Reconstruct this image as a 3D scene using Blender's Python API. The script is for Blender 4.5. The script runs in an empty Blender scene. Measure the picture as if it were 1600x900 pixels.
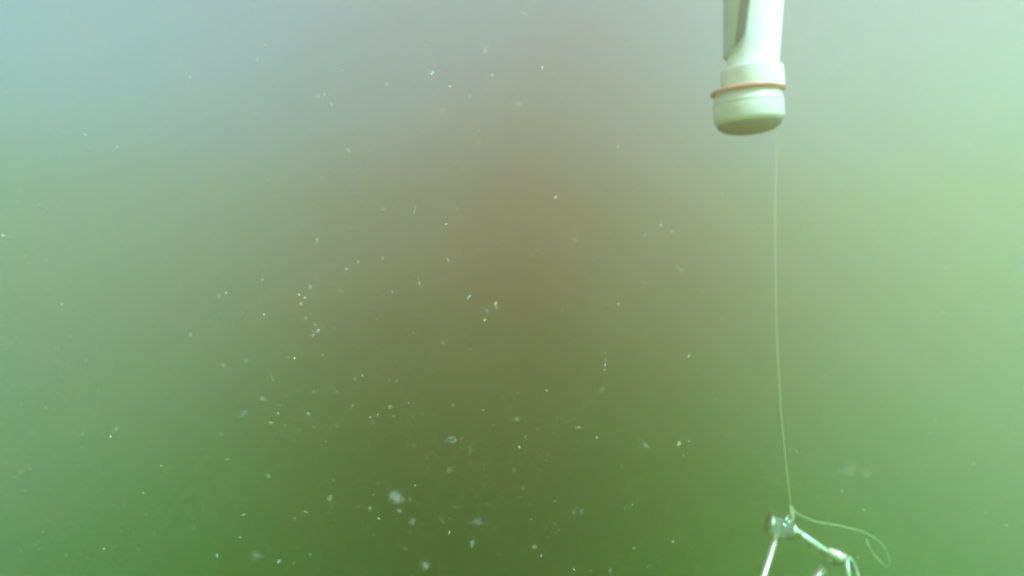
import bpy, bmesh, math, random
from mathutils import Vector, Matrix, Quaternion

# ------------------------------------------------------------ camera, light, exposure
sc = bpy.context.scene
C = sc.collection
R = math.radians
# optical constants of the water (natural logs of 1/m coefficients), sun direction, cloud positions
P = {"sr": -0.1666, "sg": -0.5703, "sb": -1.3314, "ar": -1.5703, "ag": -2.5383, "ab": -1.66, "g": 0.6506, "sunaz": 134.8345, "sunel": 50.0, "L": 0.9007, "h": 0.9759, "pr": -0.8204, "pg": 0.1444, "pb": 0.0917, "px": -0.0246, "pw": 0.7, "pz": -0.2546, "ph": 1.1112, "sky": 0.1, "py": 1.2842, "pd": 1.182, "qr": 1.4984, "qg": -2.3837, "qb": 1.2531, "qx": 0.0054, "qy": 0.9382, "qz": -1.0853, "qw": 1.1369, "qh": 1.1809, "qd": 2.4439, "pf": 0.1191, "qf": 0.1657}

cam_d = bpy.data.cameras.new('camera')
cam = bpy.data.objects.new('camera', cam_d)
C.objects.link(cam)
sc.camera = cam
cam_d.sensor_width = 36
cam_d.lens = 18 / math.tan(R(35))
cam_d.clip_start = 0.02
cam_d.clip_end = 200
cam.rotation_euler = (R(90), 0, 0)
cam_d.dof.use_dof = True
cam_d.dof.focus_distance = 0.29
cam_d.dof.aperture_fstop = 8.2

world = bpy.data.worlds.new('World')
sc.world = world
world.use_nodes = True
sky = world.node_tree.nodes.new('ShaderNodeTexSky')
sky.sky_type = 'NISHITA'
sky.sun_disc = False
sky.sun_elevation = R(P['sunel'])
sky.sun_rotation = R(P['sunaz'])
bg = world.node_tree.nodes['Background']
bg.inputs[1].default_value = P['sky']
world.node_tree.links.new(sky.outputs[0], bg.inputs[0])

sun_d = bpy.data.lights.new('sun', 'SUN')
sun_d.energy = 4.0
sun_d.angle = R(0.5)
sun_d.color = (1, .96, .9)
sun = bpy.data.objects.new('sun', sun_d)
C.objects.link(sun)
az, el = R(P['sunaz']), R(P['sunel'])
SUN = Vector((math.sin(az) * math.cos(el), math.cos(az) * math.cos(el), math.sin(el)))
sun.rotation_euler = SUN.to_track_quat('Z', 'Y').to_euler()

sc.view_settings.view_transform = 'Standard'
sc.view_settings.look = 'None'
sc.view_settings.exposure = P['L'] / math.log(2)
sc.view_settings.gamma = 1
sc.render.engine = 'CYCLES'
sc.cycles.max_bounces = 6
sc.cycles.volume_bounces = 3
sc.cycles.use_denoising = True
sc.cycles.transparent_max_bounces = 16

# ------------------------------------------------------------ helpers
FPX = 800 / math.tan(R(35))


def at(px, py, y):
    """A point seen at photo position (px, py) at y metres ahead of the camera."""
    return Vector(((px - 800) / FPX * y, y, (450 - py) / FPX * y))


def tag(o, label=None, cat=None, group=None, kind=None):
    if label: o['label'] = label
    if cat: o['category'] = cat
    if group: o['group'] = group
    if kind: o['kind'] = kind
    return o


def obj(name, verts, faces, mat, parent=None, smooth=True):
    m = bpy.data.meshes.new(name)
    m.from_pydata([tuple(v) for v in verts], [], faces)
    m.materials.append(mat)
    if smooth:
        m.polygons.foreach_set('use_smooth', [True] * len(m.polygons))
    if smooth:
        m.set_sharp_from_angle(angle=R(38))
    m.update()
    o = bpy.data.objects.new(name, m)
    C.objects.link(o)
    if parent:
        o.parent = parent
    return o


def empty(name, loc, quat=None):
    o = bpy.data.objects.new(name, None)
    o.empty_display_size = .02
    o.location = loc
    if quat:
        o.rotation_mode = 'QUATERNION'
        o.rotation_quaternion = quat
    C.objects.link(o)
    return o


def lathe(profile, n=64, close=True):
    """profile: [(r, z)] turned round z."""
    v, f = [], []
    for r, z in profile:
        for k in range(n):
            a = 2 * math.pi * k / n
            v.append((r * math.cos(a), r * math.sin(a), z))
    for i in range(len(profile) - 1):
        for k in range(n):
            f.append((i * n + k, i * n + (k + 1) % n, (i + 1) * n + (k + 1) % n, (i + 1) * n + k))
    if close:
        f.append(tuple(range(n))[::-1])
        f.append(tuple((len(profile) - 1) * n + k for k in range(n)))
    return v, f


def catmull(pts, sub=8):
    pts = [Vector(p) for p in pts]
    ext = [2 * pts[0] - pts[1]] + pts + [2 * pts[-1] - pts[-2]]
    out = []
    for i in range(1, len(ext) - 2):
        a, b, c, d = ext[i - 1:i + 3]
        for s in range(sub):
            t = s / sub
            out.append(.5 * (2 * b + (c - a) * t + (2 * a - 5 * b + 4 * c - d) * t * t + (3 * b - a - 3 * c + d) * t ** 3))
    out.append(pts[-1])
    return out


def tube(pts, rad, n=12):
    """A capped tube along pts; rad is a number or a function of 0..1."""
    v, f = [], []
    pts = [Vector(p) for p in pts]
    up = Vector((.3, -.9, .2)).normalized()
    N = len(pts)
    for i, p in enumerate(pts):
        d = (pts[min(i + 1, N - 1)] - pts[max(i - 1, 0)]).normalized()
        u = up.cross(d).normalized()
        w = d.cross(u)
        up = w
        r = rad(i / (N - 1)) if callable(rad) else rad
        for k in range(n):
            a = 2 * math.pi * k / n
            v.append(p + r * (math.cos(a) * u + math.sin(a) * w))
    for i in range(N - 1):
        for k in range(n):
            f.append((i * n + k, i * n + (k + 1) % n, (i + 1) * n + (k + 1) % n, (i + 1) * n + k))
    f.append(tuple(range(n))[::-1])
    f.append(tuple((N - 1) * n + k for k in range(n)))
    return v, f


def rod_profile(L, r, n=28, b=.0012):
    return lathe([(r - b, 0), (r - b * .3, b * .3), (r, b), (r, L - b), (r - b * .3, L - b * .3), (r - b, L)], n)


def join(parts):
    v, f = [], []
    for vv, ff in parts:
        o = len(v)
        v += [tuple(x) for x in vv]
        f += [tuple(i + o for i in q) for q in ff]
    return v, f


def moved(vf, M):
    return [M @ Vector(p) for p in vf[0]], vf[1]


def along(a, b):
    """Matrix that puts a local +z piece at a, pointing to b."""
    d = (Vector(b) - Vector(a))
    return Matrix.Translation(a) @ d.to_track_quat('Z', 'Y').to_matrix().to_4x4()


def mat(name, color, rough=.5, metal=0, trans=0, noise=0, nscale=40, bump=0, sss=0, alpha=1, spec=.5):
    m = bpy.data.materials.new(name)
    m.use_nodes = True
    nt = m.node_tree
    b = nt.nodes['Principled BSDF']
    b.inputs['Base Color'].default_value = (*color, 1)
    b.inputs['Roughness'].default_value = rough
    b.inputs['Metallic'].default_value = metal
    b.inputs['Transmission Weight'].default_value = trans
    b.inputs['Specular IOR Level'].default_value = spec
    b.inputs['Alpha'].default_value = alpha
    if noise or bump:
        tc = nt.nodes.new('ShaderNodeTexCoord')
        ns = nt.nodes.new('ShaderNodeTexNoise')
        ns.inputs['Scale'].default_value = nscale
        ns.inputs['Detail'].default_value = 5
        nt.links.new(tc.outputs['Object'], ns.inputs['Vector'])
        if noise:
            mx = nt.nodes.new('ShaderNodeMix')
            mx.data_type = 'RGBA'
            mx.inputs['A'].default_value = (*[c * (1 - noise) for c in color], 1)
            mx.inputs['B'].default_value = (*[min(1, c * (1 + noise * .5)) for c in color], 1)
            nt.links.new(ns.outputs['Fac'], mx.inputs['Factor'])
            nt.links.new(mx.outputs['Result'], b.inputs['Base Color'])
        if bump:
            bp = nt.nodes.new('ShaderNodeBump')
            bp.inputs['Strength'].default_value = bump
            bp.inputs['Distance'].default_value = .001
            nt.links.new(ns.outputs['Fac'], bp.inputs['Height'])
            nt.links.new(bp.outputs['Normal'], b.inputs['Normal'])
    return m


def volume_mat(name):
    m = bpy.data.materials.new(name)
    m.use_nodes = True
    m.node_tree.nodes.clear()
    out = m.node_tree.nodes.new('ShaderNodeOutputMaterial')
    return m, m.node_tree, out


# ------------------------------------------------------------ the water
def coeff(a, b, c):
    e = [math.exp(P[a]), math.exp(P[b]), math.exp(P[c])]
    return e, max(e)


m_water, nt, out = volume_mat('turbid_water')
s, smax = coeff('sr', 'sg', 'sb')
vs = nt.nodes.new('ShaderNodeVolumeScatter')
vs.inputs['Density'].default_value = smax
vs.inputs['Color'].default_value = (*[c / smax for c in s], 1)
vs.inputs['Anisotropy'].default_value = P['g']
a, amax = coeff('ar', 'ag', 'ab')
va = nt.nodes.new('ShaderNodeVolumeAbsorption')
va.inputs['Density'].default_value = amax
va.inputs['Color'].default_value = (*[1 - c / amax for c in a], 1)
ad = nt.nodes.new('ShaderNodeAddShader')
nt.links.new(vs.outputs[0], ad.inputs[0])
nt.links.new(va.outputs[0], ad.inputs[1])
nt.links.new(ad.outputs[0], out.inputs['Volume'])
x0, x1, z0, z1 = -8, 8, -8, P['h']
water = obj('water', [(x0, x0, z0), (x1, x0, z0), (x1, x1, z0), (x0, x1, z0), (x0, x0, z1), (x1, x0, z1), (x1, x1, z1), (x0, x1, z1)],
            [(0, 3, 2, 1), (4, 5, 6, 7), (0, 1, 5, 4), (1, 2, 6, 5), (2, 3, 7, 6), (3, 0, 4, 7)], m_water, smooth=False)
tag(water, 'murky green water filling the whole view', kind='structure')


def soft_cloud(name, keys, loc, scale, label, full, wisp=.38):
    m, nt, out = volume_mat(name)
    q, qm = coeff(*keys)
    ab = nt.nodes.new('ShaderNodeVolumeAbsorption')
    ab.inputs['Color'].default_value = (*[1 - c / qm for c in q], 1)
    tc = nt.nodes.new('ShaderNodeTexCoord')
    ln = nt.nodes.new('ShaderNodeVectorMath')
    ln.operation = 'LENGTH'
    nt.links.new(tc.outputs['Object'], ln.inputs[0])
    mr = nt.nodes.new('ShaderNodeMapRange')
    mr.interpolation_type = 'SMOOTHSTEP'
    mr.inputs['From Min'].default_value = 1
    mr.inputs['From Max'].default_value = full
    mr.inputs['To Min'].default_value = 0
    mr.inputs['To Max'].default_value = qm
    nt.links.new(ln.outputs['Value'], mr.inputs['Value'])
    ns = nt.nodes.new('ShaderNodeTexNoise')
    ns.inputs['Scale'].default_value = 2.2
    ns.inputs['Detail'].default_value = 3
    ns.inputs['Distortion'].default_value = .6
    nt.links.new(tc.outputs['Object'], ns.inputs['Vector'])
    nr = nt.nodes.new('ShaderNodeMapRange')
    nr.inputs['From Min'].default_value = .3
    nr.inputs['From Max'].default_value = .7
    nr.inputs['To Min'].default_value = 1 - wisp
    nr.inputs['To Max'].default_value = 1 + wisp
    nt.links.new(ns.outputs['Fac'], nr.inputs['Value'])
    mu = nt.nodes.new('ShaderNodeMath')
    mu.operation = 'MULTIPLY'
    nt.links.new(mr.outputs[0], mu.inputs[0])
    nt.links.new(nr.outputs[0], mu.inputs[1])
    nt.links.new(mu.outputs[0], ab.inputs['Density'])
    nt.links.new(ab.outputs[0], out.inputs['Volume'])
    bm = bmesh.new()
    bmesh.ops.create_icosphere(bm, subdivisions=4, radius=1.02)
    me = bpy.data.meshes.new(name)
    bm.to_mesh(me)
    bm.free()
    me.materials.append(m)
    o = bpy.data.objects.new(name, me)
    o.location = loc
    o.scale = scale
    C.objects.link(o)
    tag(o, label, kind='stuff')


soft_cloud('mid_tint_cloud', ('pr', 'pg', 'pb'), (P['px'], P['py'], P['pz']), (P['pw'], P['pd'], P['ph']),
           'brownish tint volume added in the middle of the water', P.get('pf', 0))  # added volume that browns and darkens the centre in place of lens shading
soft_cloud('low_tint_cloud', ('qr', 'qg', 'qb'), (P['qx'], P['qy'], P['qz']), (P['qw'], P['qd'], P['qh']),
           'deep green tint volume added low in the water', P.get('qf', 0))  # second added volume, deepens and greens the lower water by absorption

bm_v, bm_f = [], []
rnd = random.Random(3)
G = 24
for i in range(G + 1):
    for j in range(G + 1):
        bm_v.append((-7.9 + 15.8 * i / G, -7.9 + 15.8 * j / G, -7 + rnd.uniform(-.08, .08)))
for i in range(G):
    for j in range(G):
        k = i * (G + 1) + j
        bm_f.append((k, k + G + 1, k + G + 2, k + 1))
seabed = obj('seabed', bm_v, bm_f, mat('mud', (.16, .13, .08), .9, noise=.4, nscale=3))
tag(seabed, 'muddy bottom far below the camera', kind='structure')

# ------------------------------------------------------------ hanging tube
m_white = mat('frosted_white_plastic', (.93, .94, .90), .35, noise=.12, nscale=24, bump=.15)
m_shell = mat('grey_green_shell', (.46, .60, .58), .45, noise=.25, nscale=18)
m_edge = mat('dark_strip_tone', (.08, .15, .17), .5)
m_red = mat('red_rubber', (.80, .27, .22), .5, noise=.5, nscale=60)
m_cap = mat('pale_cap', (.76, .79, .72), .32, noise=.35, nscale=34, bump=.25)
m_cap.node_tree.nodes['Principled BSDF'].inputs['Coat Weight'].default_value = 1
m_cap.node_tree.nodes['Principled BSDF'].inputs['Coat Roughness'].default_value = .22
m_under = mat('cap_underside_shade', (.16, .24, .22), .6, noise=.2, nscale=30)  # shade under the cap put into a darker base colour

D = 0.52                                     # metres ahead of the camera
U = D / FPX                                  # one photo pixel at that distance
top = at(1197, -400, D)
low = at(1176, 104, D)
axis = (top - low)
LEN = axis.length
q = axis.to_track_quat('Z', 'Y')
hang = empty('hanging_tube', low, q)
tag(hang, 'white hanging tube with grey green half shell and red ring above its end cap', 'tube')
rT = 43 * U
obj('tube_wall', *lathe([(rT * .90, -.002), (rT * .905, 8 * U), (rT * .99, 110 * U), (rT * 1.0, 170 * U), (rT, LEN * .6), (rT, LEN)], 72), m_white, hang)

# a grey green shell round the left side of the tube, its lower corner rounded
def half_shell(r_in, r_out, a0f, a1f, z0, z1, corner):
    v, f = [], []
    nz, na = 60, 40
    ro, ri = r_out, r_in
    for i in range(nz + 1):
        z = z0 + (z1 - z0) * (i / nz) ** 1.6
        tp = .905 + .095 * min(1, max(0, (z - 8 * U) / (120 * U)))
        r_out, r_in = ro * tp, ri * tp
        t = (z - z0)
        cut = 0
        if t < corner:
            cut = (1 - math.sqrt(max(0, 1 - ((corner - t) / corner) ** 2))) * corner
        for j in range(na + 1):
            a0, a1 = a0f(t), a1f(t) - cut / r_out
            a_ = a0 + (a1 - a0) * j / na
            v.append((r_out * math.cos(a_), r_out * math.sin(a_), z))
            v.append((r_in * math.cos(a_), r_in * math.sin(a_), z))
    W = 2 * (na + 1)
    for i in range(nz):
        for j in range(na):
            k = i * W + 2 * j
            f.append((k, k + 2, k + W + 2, k + W))
            f.append((k + 1, k + W + 1, k + W + 3, k + 3))
        k = i * W
        f.append((k, k + W, k + W + 1, k + 1))
        k = i * W + 2 * na
        f.append((k, k + 1, k + W + 1, k + W))
    for j in range(na):
        k = 2 * j
        f.append((k, k + 1, k + 3, k + 2))
        k += nz * W
        f.append((k, k + 2, k + 3, k + 1))
    return v, f

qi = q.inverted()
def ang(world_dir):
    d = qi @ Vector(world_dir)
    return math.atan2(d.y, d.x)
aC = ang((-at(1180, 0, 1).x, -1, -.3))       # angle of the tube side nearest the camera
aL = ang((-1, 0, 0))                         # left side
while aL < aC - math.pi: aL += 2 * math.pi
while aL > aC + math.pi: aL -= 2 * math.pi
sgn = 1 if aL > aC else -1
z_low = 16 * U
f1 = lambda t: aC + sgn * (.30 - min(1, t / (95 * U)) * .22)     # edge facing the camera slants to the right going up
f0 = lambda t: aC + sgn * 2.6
obj('half_shell', *half_shell(rT + .0006, rT + .0028, f0, f1, z_low, LEN, .010), m_shell, hang)
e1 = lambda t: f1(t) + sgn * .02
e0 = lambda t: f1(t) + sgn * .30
obj('dark_strip', *half_shell(rT + .0029, rT + .0042, e0, e1, z_low + .003, LEN, .009), m_edge, hang)  # darker strip on the shell, along its edge towards the camera

# collar, red ring and cap lean a little more than the tube
cap_ax = Vector((-.07, -.06, 1)).normalized()
cap_c = at(1168, 143, D)
M = Matrix.Translation(cap_c) @ cap_ax.to_track_quat('Z', 'Y').to_matrix().to_4x4()
Mi = Matrix.Translation(low) @ q.to_matrix().to_4x4()
Ml = Mi.inverted() @ M
rC = 46.5 * U
obj('collar', *moved(lathe([(rC - .004, 34 * U), (rC - .001, 33.5 * U), (rC, 32 * U), (rC + .0005, 2 * U), (rC, -.001)], 72), Ml @ Matrix.Translation((9 * U, 0, 0))), m_white, hang)
rR = 55.0 * U
ring = []
nR, nr = 96, 14
rv, rf = [], []
for i in range(nR):
    A = 2 * math.pi * i / nR
    for j in range(nr):
        B = 2 * math.pi * j / nr
        rr = rR - .001 + .0019 * U / 5.4e-4 * math.cos(B)
        rv.append((rr * math.cos(A), rr * math.sin(A), .0017 * U / 5.4e-4 * math.sin(B)))
for i in range(nR):
    for j in range(nr):
        rf.append((i * nr + j, ((i + 1) % nR) * nr + j, ((i + 1) % nR) * nr + (j + 1) % nr, i * nr + (j + 1) % nr))
obj('sealing_ring', *moved((rv, rf), Ml), m_red, hang)
rK = 53.5 * U
cap = obj('end_cap', *moved(lathe([(rK - .0040, -.0006), (rK - .0022, -.0014), (rK - .0004, -17 * U), (rK, -20 * U), (rK, -42 * U), (rK - .0006, -46 * U), (rK - .002, -49 * U)], 80, close=False), Ml), m_cap, hang)
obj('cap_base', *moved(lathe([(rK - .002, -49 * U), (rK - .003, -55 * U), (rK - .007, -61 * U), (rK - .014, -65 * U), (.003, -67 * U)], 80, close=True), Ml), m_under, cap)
# shallow grooves of the cap
for gz, gr in ((-9, -.0018), (-18, -.0002)):
    gv, gf = [], []
    for i in range(nR):
        A = 2 * math.pi * i / nR
        for j in range(8):
            B = 2 * math.pi * j / 8
            rr = rK + gr + .0005 * math.cos(B)
            gv.append((rr * math.cos(A), rr * math.sin(A), gz * U + .0009 * math.sin(B)))
    gf = [(i * 8 + j, ((i + 1) % nR) * 8 + j, ((i + 1) % nR) * 8 + (j + 1) % 8, i * 8 + (j + 1) % 8) for i in range(nR) for j in range(8)]
    obj('cap_rib', *moved((gv, gf), Ml), m_cap, cap)

# ------------------------------------------------------------ line from the cap to the rod frame
m_line = mat('yellow_line', (.75, .74, .42), .5)
DL = 0.52
ln = empty('fishing_line', at(1213, 186, DL))
tag(ln, 'thin yellowish line hanging from the tube, with a loose curled tail at its end', 'line')
org = ln.location.copy()
def rel(pts, o=org): return [Vector(p) - o for p in pts]
main = catmull([at(1213, 186, DL), at(1212.5, 260, DL), at(1211, 360, DL), at(1212, 450, DL), at(1214.5, 540, DL), at(1220, 640, DL),
                at(1228, 720, DL), at(1235, 785, DL), at(1237, 797, DL)], 10)
obj('taut_line', *tube(rel(main), .00021, 8), m_line, ln)
tail = catmull([at(1237, 797, DL), at(1243, 800, DL), at(1258, 808, DL - .004), at(1272, 814, DL - .006), at(1290, 818, DL - .004), at(1310, 821, DL), at(1330, 826, DL + .01),
                at(1347, 830, DL + .02), at(1362, 838, DL + .02), at(1376, 849, DL + .02), at(1385, 860, DL + .03), at(1389, 873, DL + .03),
                at(1388, 886, DL + .03), at(1376, 878, DL + .035), at(1365, 865, DL + .04), at(1358, 853, DL + .04), at(1354, 842, DL + .045)], 8)
obj('loose_tail', *tube(rel(tail), .00027, 8), m_line, ln)
kn = []
for i in range(46):
    t = i / 45
    a_ = t * 6.28 * 3
    kn.append(at(1237.5 + 2.2 * math.cos(a_), 793 + 12 * t, DL) + Vector((0, .0016 * math.sin(a_), 0)))
obj('knot', *tube(rel(kn), .0004, 8), m_line, ln)
eye_line = catmull([at(1237, 797, DL), at(1240, 808, DL - .002), at(1236, 816, DL - .004)], 6)
obj('leader', *tube(rel(eye_line), .0004, 8), m_line, ln)

# ------------------------------------------------------------ rod frame
m_steel = mat('worn_steel', (.80, .82, .70), .2, metal=1, noise=.25, nscale=120, bump=.25)
m_satin = mat('satin_rod', (.66, .72, .56), .3, metal=.55, noise=.2, nscale=90)
m_clear = mat('clear_joint', (.80, .86, .78), .12, trans=.85, noise=.15, nscale=80)
m_clear.node_tree.nodes['Principled BSDF'].inputs['IOR'].default_value = 1.14
m_clear.node_tree.nodes['Principled BSDF'].inputs['Coat Weight'].default_value = 1
m_clear.node_tree.nodes['Principled BSDF'].inputs['Coat Roughness'].default_value = .12
F = DL
V = -at(1250, 850, 1).normalized()
H = (SUN + V).normalized()
def glint_to(p0, px, py):
    """Far end of a rod seen running from p0 to photo point (px, py), leaning in depth so that it catches the sun."""
    ray = at(px, py, 1)
    y = p0.dot(H) / ray.dot(H)
    return at(px, py, max(F * .75, min(F * 1.35, y)))
S = F / .8
A0 = at(1218, 822, F)
fr = empty('rod_frame', A0)
tag(fr, 'shiny metal rod frame with knuckle joints hanging at the lower end of the line', 'rod frame')
def R_(p): return Vector(p) - A0

# upper joint: a stubby barrel with rounded shoulders and a wire eye on top
jb = moved(lathe([(a_ * S, b_ * S) for a_, b_ in ((.004, 0), (.0072, .0008), (.0090, .003), (.0096, .010), (.0096, .018), (.0086, .023), (.006, .0255), (.003, .026))], 40),
           along(R_(at(1200, 817, F)), R_(at(1242, 832, F - .004))))
joint = obj('joint', *jb, m_clear, fr)
for a_, b_, rr in ((1199, 1203, .0103 * S), (1233, 1238, .0101 * S)):
    o1, o2 = R_(at(a_, 817 + (a_ - 1200) * .36, F)), R_(at(b_, 817 + (b_ - 1200) * .36, F))
    obj('band', *moved(lathe([(rr - .0012, 0), (rr, .0005), (rr, .0022), (rr - .0012, .0027)], 40), along(o1, o2)), m_steel, joint)
ey = []
for i in range(25):
    t = 2 * math.pi * i / 24
    ey.append(R_(at(1231 + 6.5 * math.cos(t), 813 + 7.5 * math.sin(t), F - .009 * S) + Vector((0, .004 * math.cos(t), 0))))
obj('eye', *tube(ey, .0011 * S, 10), m_steel, fr)

def rod(name, p, d, L, r, m, par, endr=None):
    d = Vector(d).normalized()
    o = obj(name, *moved(rod_profile(L, r), along(p, p + d)), m, par)
    return o
# left leg
pa = at(1213.5, 834, F)
pb = glint_to(pa, 1190, 909)
rod('leg', R_(pa), pb - pa, .085, 6.3 * U, m_steel, fr)
# arm to the lower joint
p1, p2 = R_(at(1243, 830, F - .002)), R_(at(1290, 862, F - .006))
arm = rod('arm', p1, p2 - p1, (p2 - p1).length, 6.4 * U, m_satin, fr)
dd = (p2 - p1).normalized()
for base, rr in ((p1, 7.2 * U), (p2 - dd * .004, 7.0 * U)):
    obj('ferrule', *moved(lathe([(rr * .75, -.001), (rr, 0), (rr, .004), (rr * .8, .005)], 32), along(base, base + dd)), m_steel, arm)
# lower joint: a cone and a disc on the same axis
c1, c2 = R_(at(1293, 862, F - .006)), R_(at(1311, 873, F - .008))
lj = obj('joint', *moved(lathe([(a_ * S, b_ * S) for a_, b_ in ((.0045, -.002), (.0062, -.001), (.0080, .006), (.0088, .009), (.0088, .0135), (.0070, .0145), (.0035, .0155))], 40), along(c1, c2)), m_steel, fr)
c3, c4 = R_(at(1312, 871, F - .008)), R_(at(1322, 878, F - .009))
obj('band', *moved(lathe([(a_ * S, b_ * S) for a_, b_ in ((.004, 0), (.0076, .0006), (.0084, .0025), (.0076, .0044), (.004, .005))], 40), along(c3, c4)), m_steel, lj)
# ring going down out of the frame
rg = []
for i in range(41):
    t = 2 * math.pi * i / 40
    rg.append(R_(at(1333 + 12 * math.cos(t) + 9 * math.sin(t), 902 + 27 * math.sin(t) - 4 * math.cos(t), F - .008) + Vector((0, .008 * math.cos(t), 0))))
obj('ring', *tube(rg, .0029 * S, 14), m_satin, fr)
# lower leg
pa = at(1285, 888, F - .004)
pb = glint_to(pa, 1262, 925)
rod('leg', R_(pa), pb - pa, .075, 8.2 * U, m_steel, fr)
# dull strap between lower joint and its leg
obj('strap', *tube([R_(at(1300, 870, F - .004)), R_(at(1292, 878, F - .002)), R_(at(1286, 890, F))], .0055 * S, 16), m_clear, fr)

# ------------------------------------------------------------ drifting flocs
m_floc = mat('pale_detritus', (.86, .87, .80), .7, noise=.2, nscale=300, alpha=.42)
m_soft = mat('misty_detritus', (.84, .86, .80), .7, noise=.2, nscale=300, alpha=.045)
m_faint = mat('faint_detritus', (.84, .86, .80), .7, alpha=.03)
m_flocy = mat('yellowish_detritus', (.90, .74, .45), .7, noise=.2, nscale=300, alpha=.6)
rnd = random.Random(11)

def fluff(n, sx, sy, rot, seed, curl=.5):
    """A loose aggregate of n small flakes and threads within an ellipse sx by sy (metres)."""
    rg_ = random.Random(seed)
    parts = []
    for i in range(n):
        c = Vector((rg_.gauss(0, .38) * sx, rg_.gauss(0, .3) * min(sx, sy), rg_.gauss(0, .38) * sy))
        s_ = min(sx, sy) * rg_.uniform(.12, .34)
        if rg_.random() < .35:
            a_ = Vector((rg_.gauss(0, 1), rg_.gauss(0, 1), rg_.gauss(0, 1))).normalized() * s_ * 2.2
            b_ = Vector((rg_.gauss(0, 1), rg_.gauss(0, 1), rg_.gauss(0, 1))).normalized() * s_ * curl
            parts.append(tube([c - a_ * .5, c + b_, c + a_ * .5], s_ * .16, 5))
        else:
            bm = bmesh.new()
            bmesh.ops.create_icosphere(bm, subdivisions=1, radius=s_)
            vs_ = [Vector((v.co.x * rg_.uniform(.5, 1.4), v.co.y * rg_.uniform(.4, 1.2), v.co.z * rg_.uniform(.5, 1.4))) + c for v in bm.verts]
            fs_ = [tuple(v.index for v in f.verts) for f in bm.faces]
            bm.free()
            parts.append((vs_, fs_))
    v, f = join(parts)
    M3 = Matrix.Rotation(-rot, 4, 'Y')
    return [M3 @ Vector(p) for p in v], f

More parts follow.
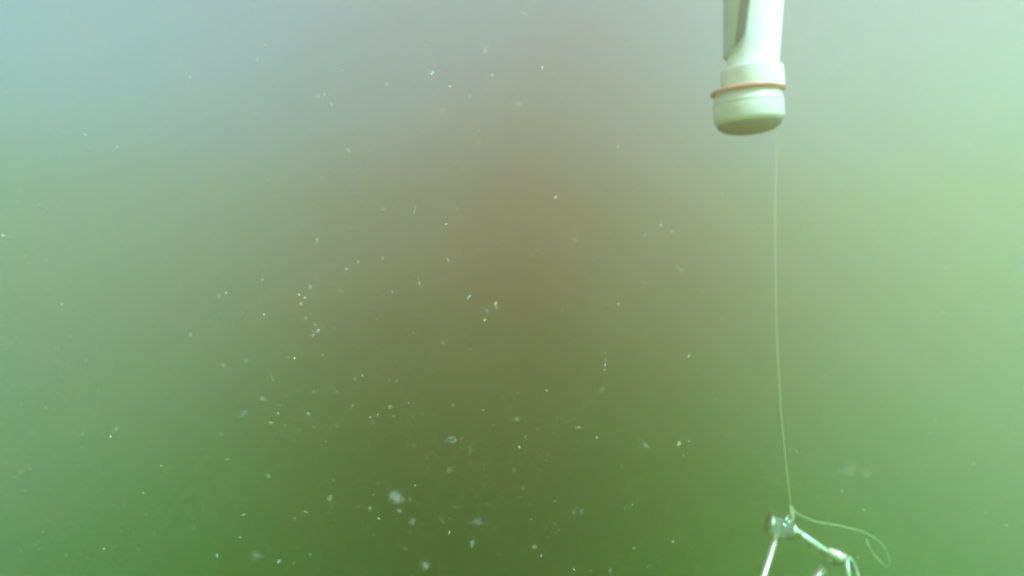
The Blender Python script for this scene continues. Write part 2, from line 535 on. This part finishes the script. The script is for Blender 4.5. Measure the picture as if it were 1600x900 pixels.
# px, py, distance, width px, height px, tilt deg (clockwise in the picture), flakes, yellowish, label
FL = [
    (757, 78, .30, 11, 9, 0, 16, 0, 'soft round pale floc, the largest one near the top middle of the water'),
    (750, 90, .32, 5, 14, 20, 6, 0, 'faint curved wisp trailing below the soft round floc near the top'),
    (675, 115, .60, 6, 7, 30, 9, 0, 'small star shaped white floc left of the top middle'),
    (703, 134, .50, 6, 5, 0, 8, 0, 'small bright floc just right of and below the star shaped one'),
    (394, 13, .33, 12, 8, 35, 10, 0, 'soft pale streak touching the top edge left of the middle'),
    (277, 126, .40, 16, 6, 32, 12, 1, 'slanting elongated floc with a warm tip in the upper left'),
    (232, 124, .38, 11, 6, 25, 6, 1, 'faint short floc just left of the slanting warm tipped one'),
    (73, 188, .60, 14, 2.6, 28, 8, 0, 'sharp white needle slanting down near the left edge'),
    (397, 177, .55, 11, 3, -25, 8, 1, 'thin pale needle tilted up in the upper left'),
    (295, 187, .45, 9, 4, 40, 6, 0, 'short pale dash between two needles in the upper left'),
    (518, 163, .5, 7, 4, -15, 6, 0, 'small horizontal dash above the middle left'),
    (613, 257, .65, 3.6, 3, 0, 8, 0, 'brightest tiny dot with a thin streak above the centre'),
    (626, 253, .65, 10, 1, -8, 3, 0, 'thin hair lying beside the brightest tiny dot'),
    (1019, 10, .42, 4, 12, -30, 7, 1, 'slanting warm streak cut by the top edge left of the tube'),
    (888, 12, .6, 3, 6, -15, 5, 0, 'small upright white fleck near the top edge right of the middle'),
    (737, 213, .36, 5, 8, 0, 6, 0, 'faint upright smudge above the centre'),
    (700, 407, .5, 4.5, 9, 25, 9, 0, 'bright speck with a misty tail left of the centre'),
    (732, 465, .55, 5.5, 6.5, 0, 9, 0, 'tiny ring shaped floc just left of the centre'),
    (648, 329, .5, 4.5, 9, 10, 6, 0, 'small pale crescent above and left of the centre'),
    (696, 351, .5, 4.2, 4.2, 0, 6, 0, 'upper dot of a slanting pair left of the centre'),
    (686, 362, .5, 4, 4, 0, 6, 0, 'lower dot of a slanting pair left of the centre'),
    (655, 443, .42, 5, 18, 25, 9, 0, 'loose slanting string of specks left of the centre'),
    (494, 518, .36, 20, 8, 30, 22, 0, 'large bent cream floc, the biggest in the left half'),
    (522, 515, .42, 4, 11, 4, 8, 0, 'small upright fleck right beside the large bent floc'),
    (410, 416, .30, 10, 7, 0, 8, 0, 'soft pale spot above the large bent floc'),
    (385, 564, .5, 9, 3, -30, 7, 1, 'small bright dash left of and below the large bent floc'),
    (427, 591, .5, 3.5, 9, 10, 8, 0, 'bright double dot below the large bent floc'),
    (410, 623, .38, 12, 8, -30, 14, 0, 'cream oval floc in the lower left'),
    (380, 645, .22, 14, 12, 0, 8, 0, 'faint round blur beneath the cream oval floc'),
    (357, 717, .40, 8, 7, -20, 8, 1, 'small bright fleck below the faint round blur'),
    (45, 597, .17, 32, 9, 0, 10, 0, 'wide blurred smear at the left edge'),
    (120, 720, .22, 16, 7, 0, 7, 0, 'soft pale smudge low in the left part'),
    (232, 709, .25, 16, 7, -18, 7, 0, 'wide faint smudge in the lower left quarter'),
    (225, 770, .5, 4, 4, 0, 4, 1, 'tiny orange dot in the lower left'),
    (945, 573, .5, 5, 32, -3, 16, 0, 'upright chain of pale specks right of the centre'),
    (1016, 496, .45, 3, 17, -6, 6, 0, 'faint short upright thread right of the centre'),
    (940, 609, .28, 20, 8, 0, 7, 0, 'wide soft smudge below the upright chain'),
    (617, 777, .17, 17, 14, 0, 26, 0, 'brightest large blurred ball low in the middle'),
    (645, 816, .22, 10, 10, 0, 7, 0, 'faint blurred dot below the large blurred ball'),
    (690, 815, .22, 8, 13, 0, 7, 0, 'faint upright blur among the specks near the bottom'),
    (745, 815, .20, 20, 9, 0, 12, 0, 'wide horizontal blur near the bottom middle'),
    (738, 847, .40, 8, 9, -40, 12, 1, 'small bright triangular floc near the bottom middle'),
    (664, 882, .20, 12, 12, 0, 10, 0, 'soft round blur close to the bottom edge'),
    (722, 687, .55, 2, 11, -20, 6, 1, 'sharp little needle at the right of a misty cluster'),
    (708, 686, .34, 24, 10, 5, 12, 0, 'misty cluster in the lower middle'),
    (735, 705, .26, 9, 12, 0, 9, 0, 'soft upright spot under the misty cluster'),
    (933, 684, .5, 4, 11, -38, 7, 1, 'slanting pale dash in the lower right of the middle'),
    (1008, 697, .28, 10, 10, 0, 7, 0, 'soft round spot in the lower right of the middle'),
    (952, 766, .26, 6, 18, 5, 7, 0, 'faint upright smudge above the bottom edge right of the middle'),
    (905, 800, .24, 22, 12, 25, 7, 0, 'dim slanting cloudlet near the bottom right of the middle'),
    (345, 680, .34, 8, 10, 0, 7, 0, 'dim little cluster above the small bright fleck'),
    (415, 762, .35, 11, 5, -30, 6, 0, 'faint tilted dash in the lower left part'),
    (372, 833, .26, 13, 6, -35, 6, 0, 'faint slanting smear near the bottom left'),
    (400, 868, .19, 14, 12, 0, 7, 0, 'dim round blur near the bottom left'),
    (1290, 437, .28, 17, 7, 0, 8, 0, 'pale smudge to the right of the hanging line'),
    (1340, 742, .15, 34, 26, 0, 6, 0, 'very faint broad disc above the curled tail of the line'),
    (1148, 556, .30, 12, 6, 0, 7, 0, 'pale smudge to the left of the hanging line'),
    (531, 242, .7, 3, 3, 0, 4, 0, 'tiny dot at the left of the upper middle'),
    (775, 382, .6, 3, 3, 0, 4, 1, 'tiny orange dot above the centre'),
    (826, 338, .6, 4, 3, 0, 5, 0, 'tiny pale dash above and right of the centre'),
]
for i, (px, py, y, w, h, tilt, n, yl, lab) in enumerate(FL):
    soft = y < .42
    faint = 'faint' in lab or 'dim' in lab or 'smudge' in lab or 'smear' in lab
    y = .15 + (y - .15) * .55 if soft else .27 + (y - .42) * .25
    u = y / FPX
    o = obj('floc', *fluff(n * (2 if soft else 1), w * u * .8, h * u * .8, R(tilt), 100 + i), m_faint if faint else m_soft if soft else m_flocy if yl else m_floc, None, smooth=False)
    o.location = at(px, py, y)
    tag(o, lab, 'floc')

# small dots nobody can tell apart
protos = []
for k in range(5):
    o = obj('speck', *fluff(4 + k, 
                              .0019, .0019, 0, 400 + k), m_floc if k % 3 else m_flocy, None, smooth=False)
    protos.append(o)
spots = [(412, 70), (578, 236), (672, 88), (652, 70), (820, 22), (811, 165), (890, 261), (892, 246), (965, 229), (990, 232),
         (1012, 101), (938, 162), (748, 204), (690, 173), (748, 222), (698, 228), (606, 131), (624, 88), (506, 148), (495, 151),
         (488, 142), (771, 118), (848, 105), (907, 84), (889, 101), (93, 243), (131, 209), (418, 281), (544, 235), (472, 258),
         (476, 498), (484, 447), (353, 457), (341, 462), (495, 377), (523, 412), (241, 503), (297, 522), (410, 437), (532, 458),
         (590, 456), (612, 455), (545, 478), (775, 477), (729, 525), (692, 535), (601, 566), (761, 486), (757, 500), (880, 485),
         (931, 399), (1008, 366), (1050, 362), (1032, 352), (852, 445), (1096, 430), (840, 392), (714, 325), (868, 309), (600, 327),
         (797, 636), (808, 654), (820, 682), (610, 636), (645, 652), (580, 660), (590, 650), (703, 734), (811, 699), (902, 668),
         (619, 594), (555, 590), (566, 586), (1060, 694), (648, 759), (577, 793), (591, 810), (624, 798), (702, 832), (633, 858),
         (867, 784), (835, 853), (845, 869), (1078, 230), (1114, 455), (1082, 379), (435, 647), (482, 647), (490, 612), (527, 613),
         (496, 611), (420, 745), (424, 660), (516, 778), (478, 800), (560, 790), (340, 870), (436, 878), (460, 560), (470, 553),
         (504, 554), (472, 470), (467, 460), (470, 475), (540, 420), (560, 410)]
for i, (px, py) in enumerate(spots):
    o = protos[i] if i < len(protos) else protos[i % len(protos)].copy()
    if i >= len(protos):
        C.objects.link(o)
    y = rnd.uniform(.17, .23) if i % 2 else rnd.uniform(.24, .42)
    o.location = at(px, py, y)
    k = rnd.uniform(.6, 1.35) * y / .6
    o.scale = (k * rnd.uniform(.7, 1.2), k, k * rnd.uniform(.7, 1.3))
    o.rotation_euler = (rnd.uniform(0, 6.28), rnd.uniform(0, 6.28), rnd.uniform(0, 6.28))
    tag(o, 'tiny pale speck drifting loose in the open water', 'speck', 'tiny drifting specks')

# fine dust all through the water
dv, df = [], []
for i in range(42000):
    y = .20 + 1.5 * rnd.random() ** .8
    xx = rnd.uniform(-.85, .85) * y * .95
    zz = rnd.uniform(-.55, .55) * y * .85
    c = Vector((xx, y, zz))
    r_ = rnd.uniform(.00010, .00030) * (y / .5) * (1.0 + 1.4 * (rnd.random() < .05))
    st = Vector((rnd.gauss(0, 1), rnd.gauss(0, 1), rnd.gauss(0, 1))).normalized() * r_ * rnd.choice((1, 1, 1, 2.5, 4))
    b = len(dv)
    dv += [c + st, c + Vector((r_, 0, -r_)), c + Vector((-r_, r_, -r_ * .6)), c + Vector((-r_ * .3, -r_, -r_))]
    df += [(b, b + 1, b + 2), (b, b + 2, b + 3), (b, b + 3, b + 1), (b + 1, b + 3, b + 2)]
dust = obj('marine_snow', dv, df, m_floc, smooth=False)
tag(dust, 'fine pale dust suspended all through the water', kind='stuff')
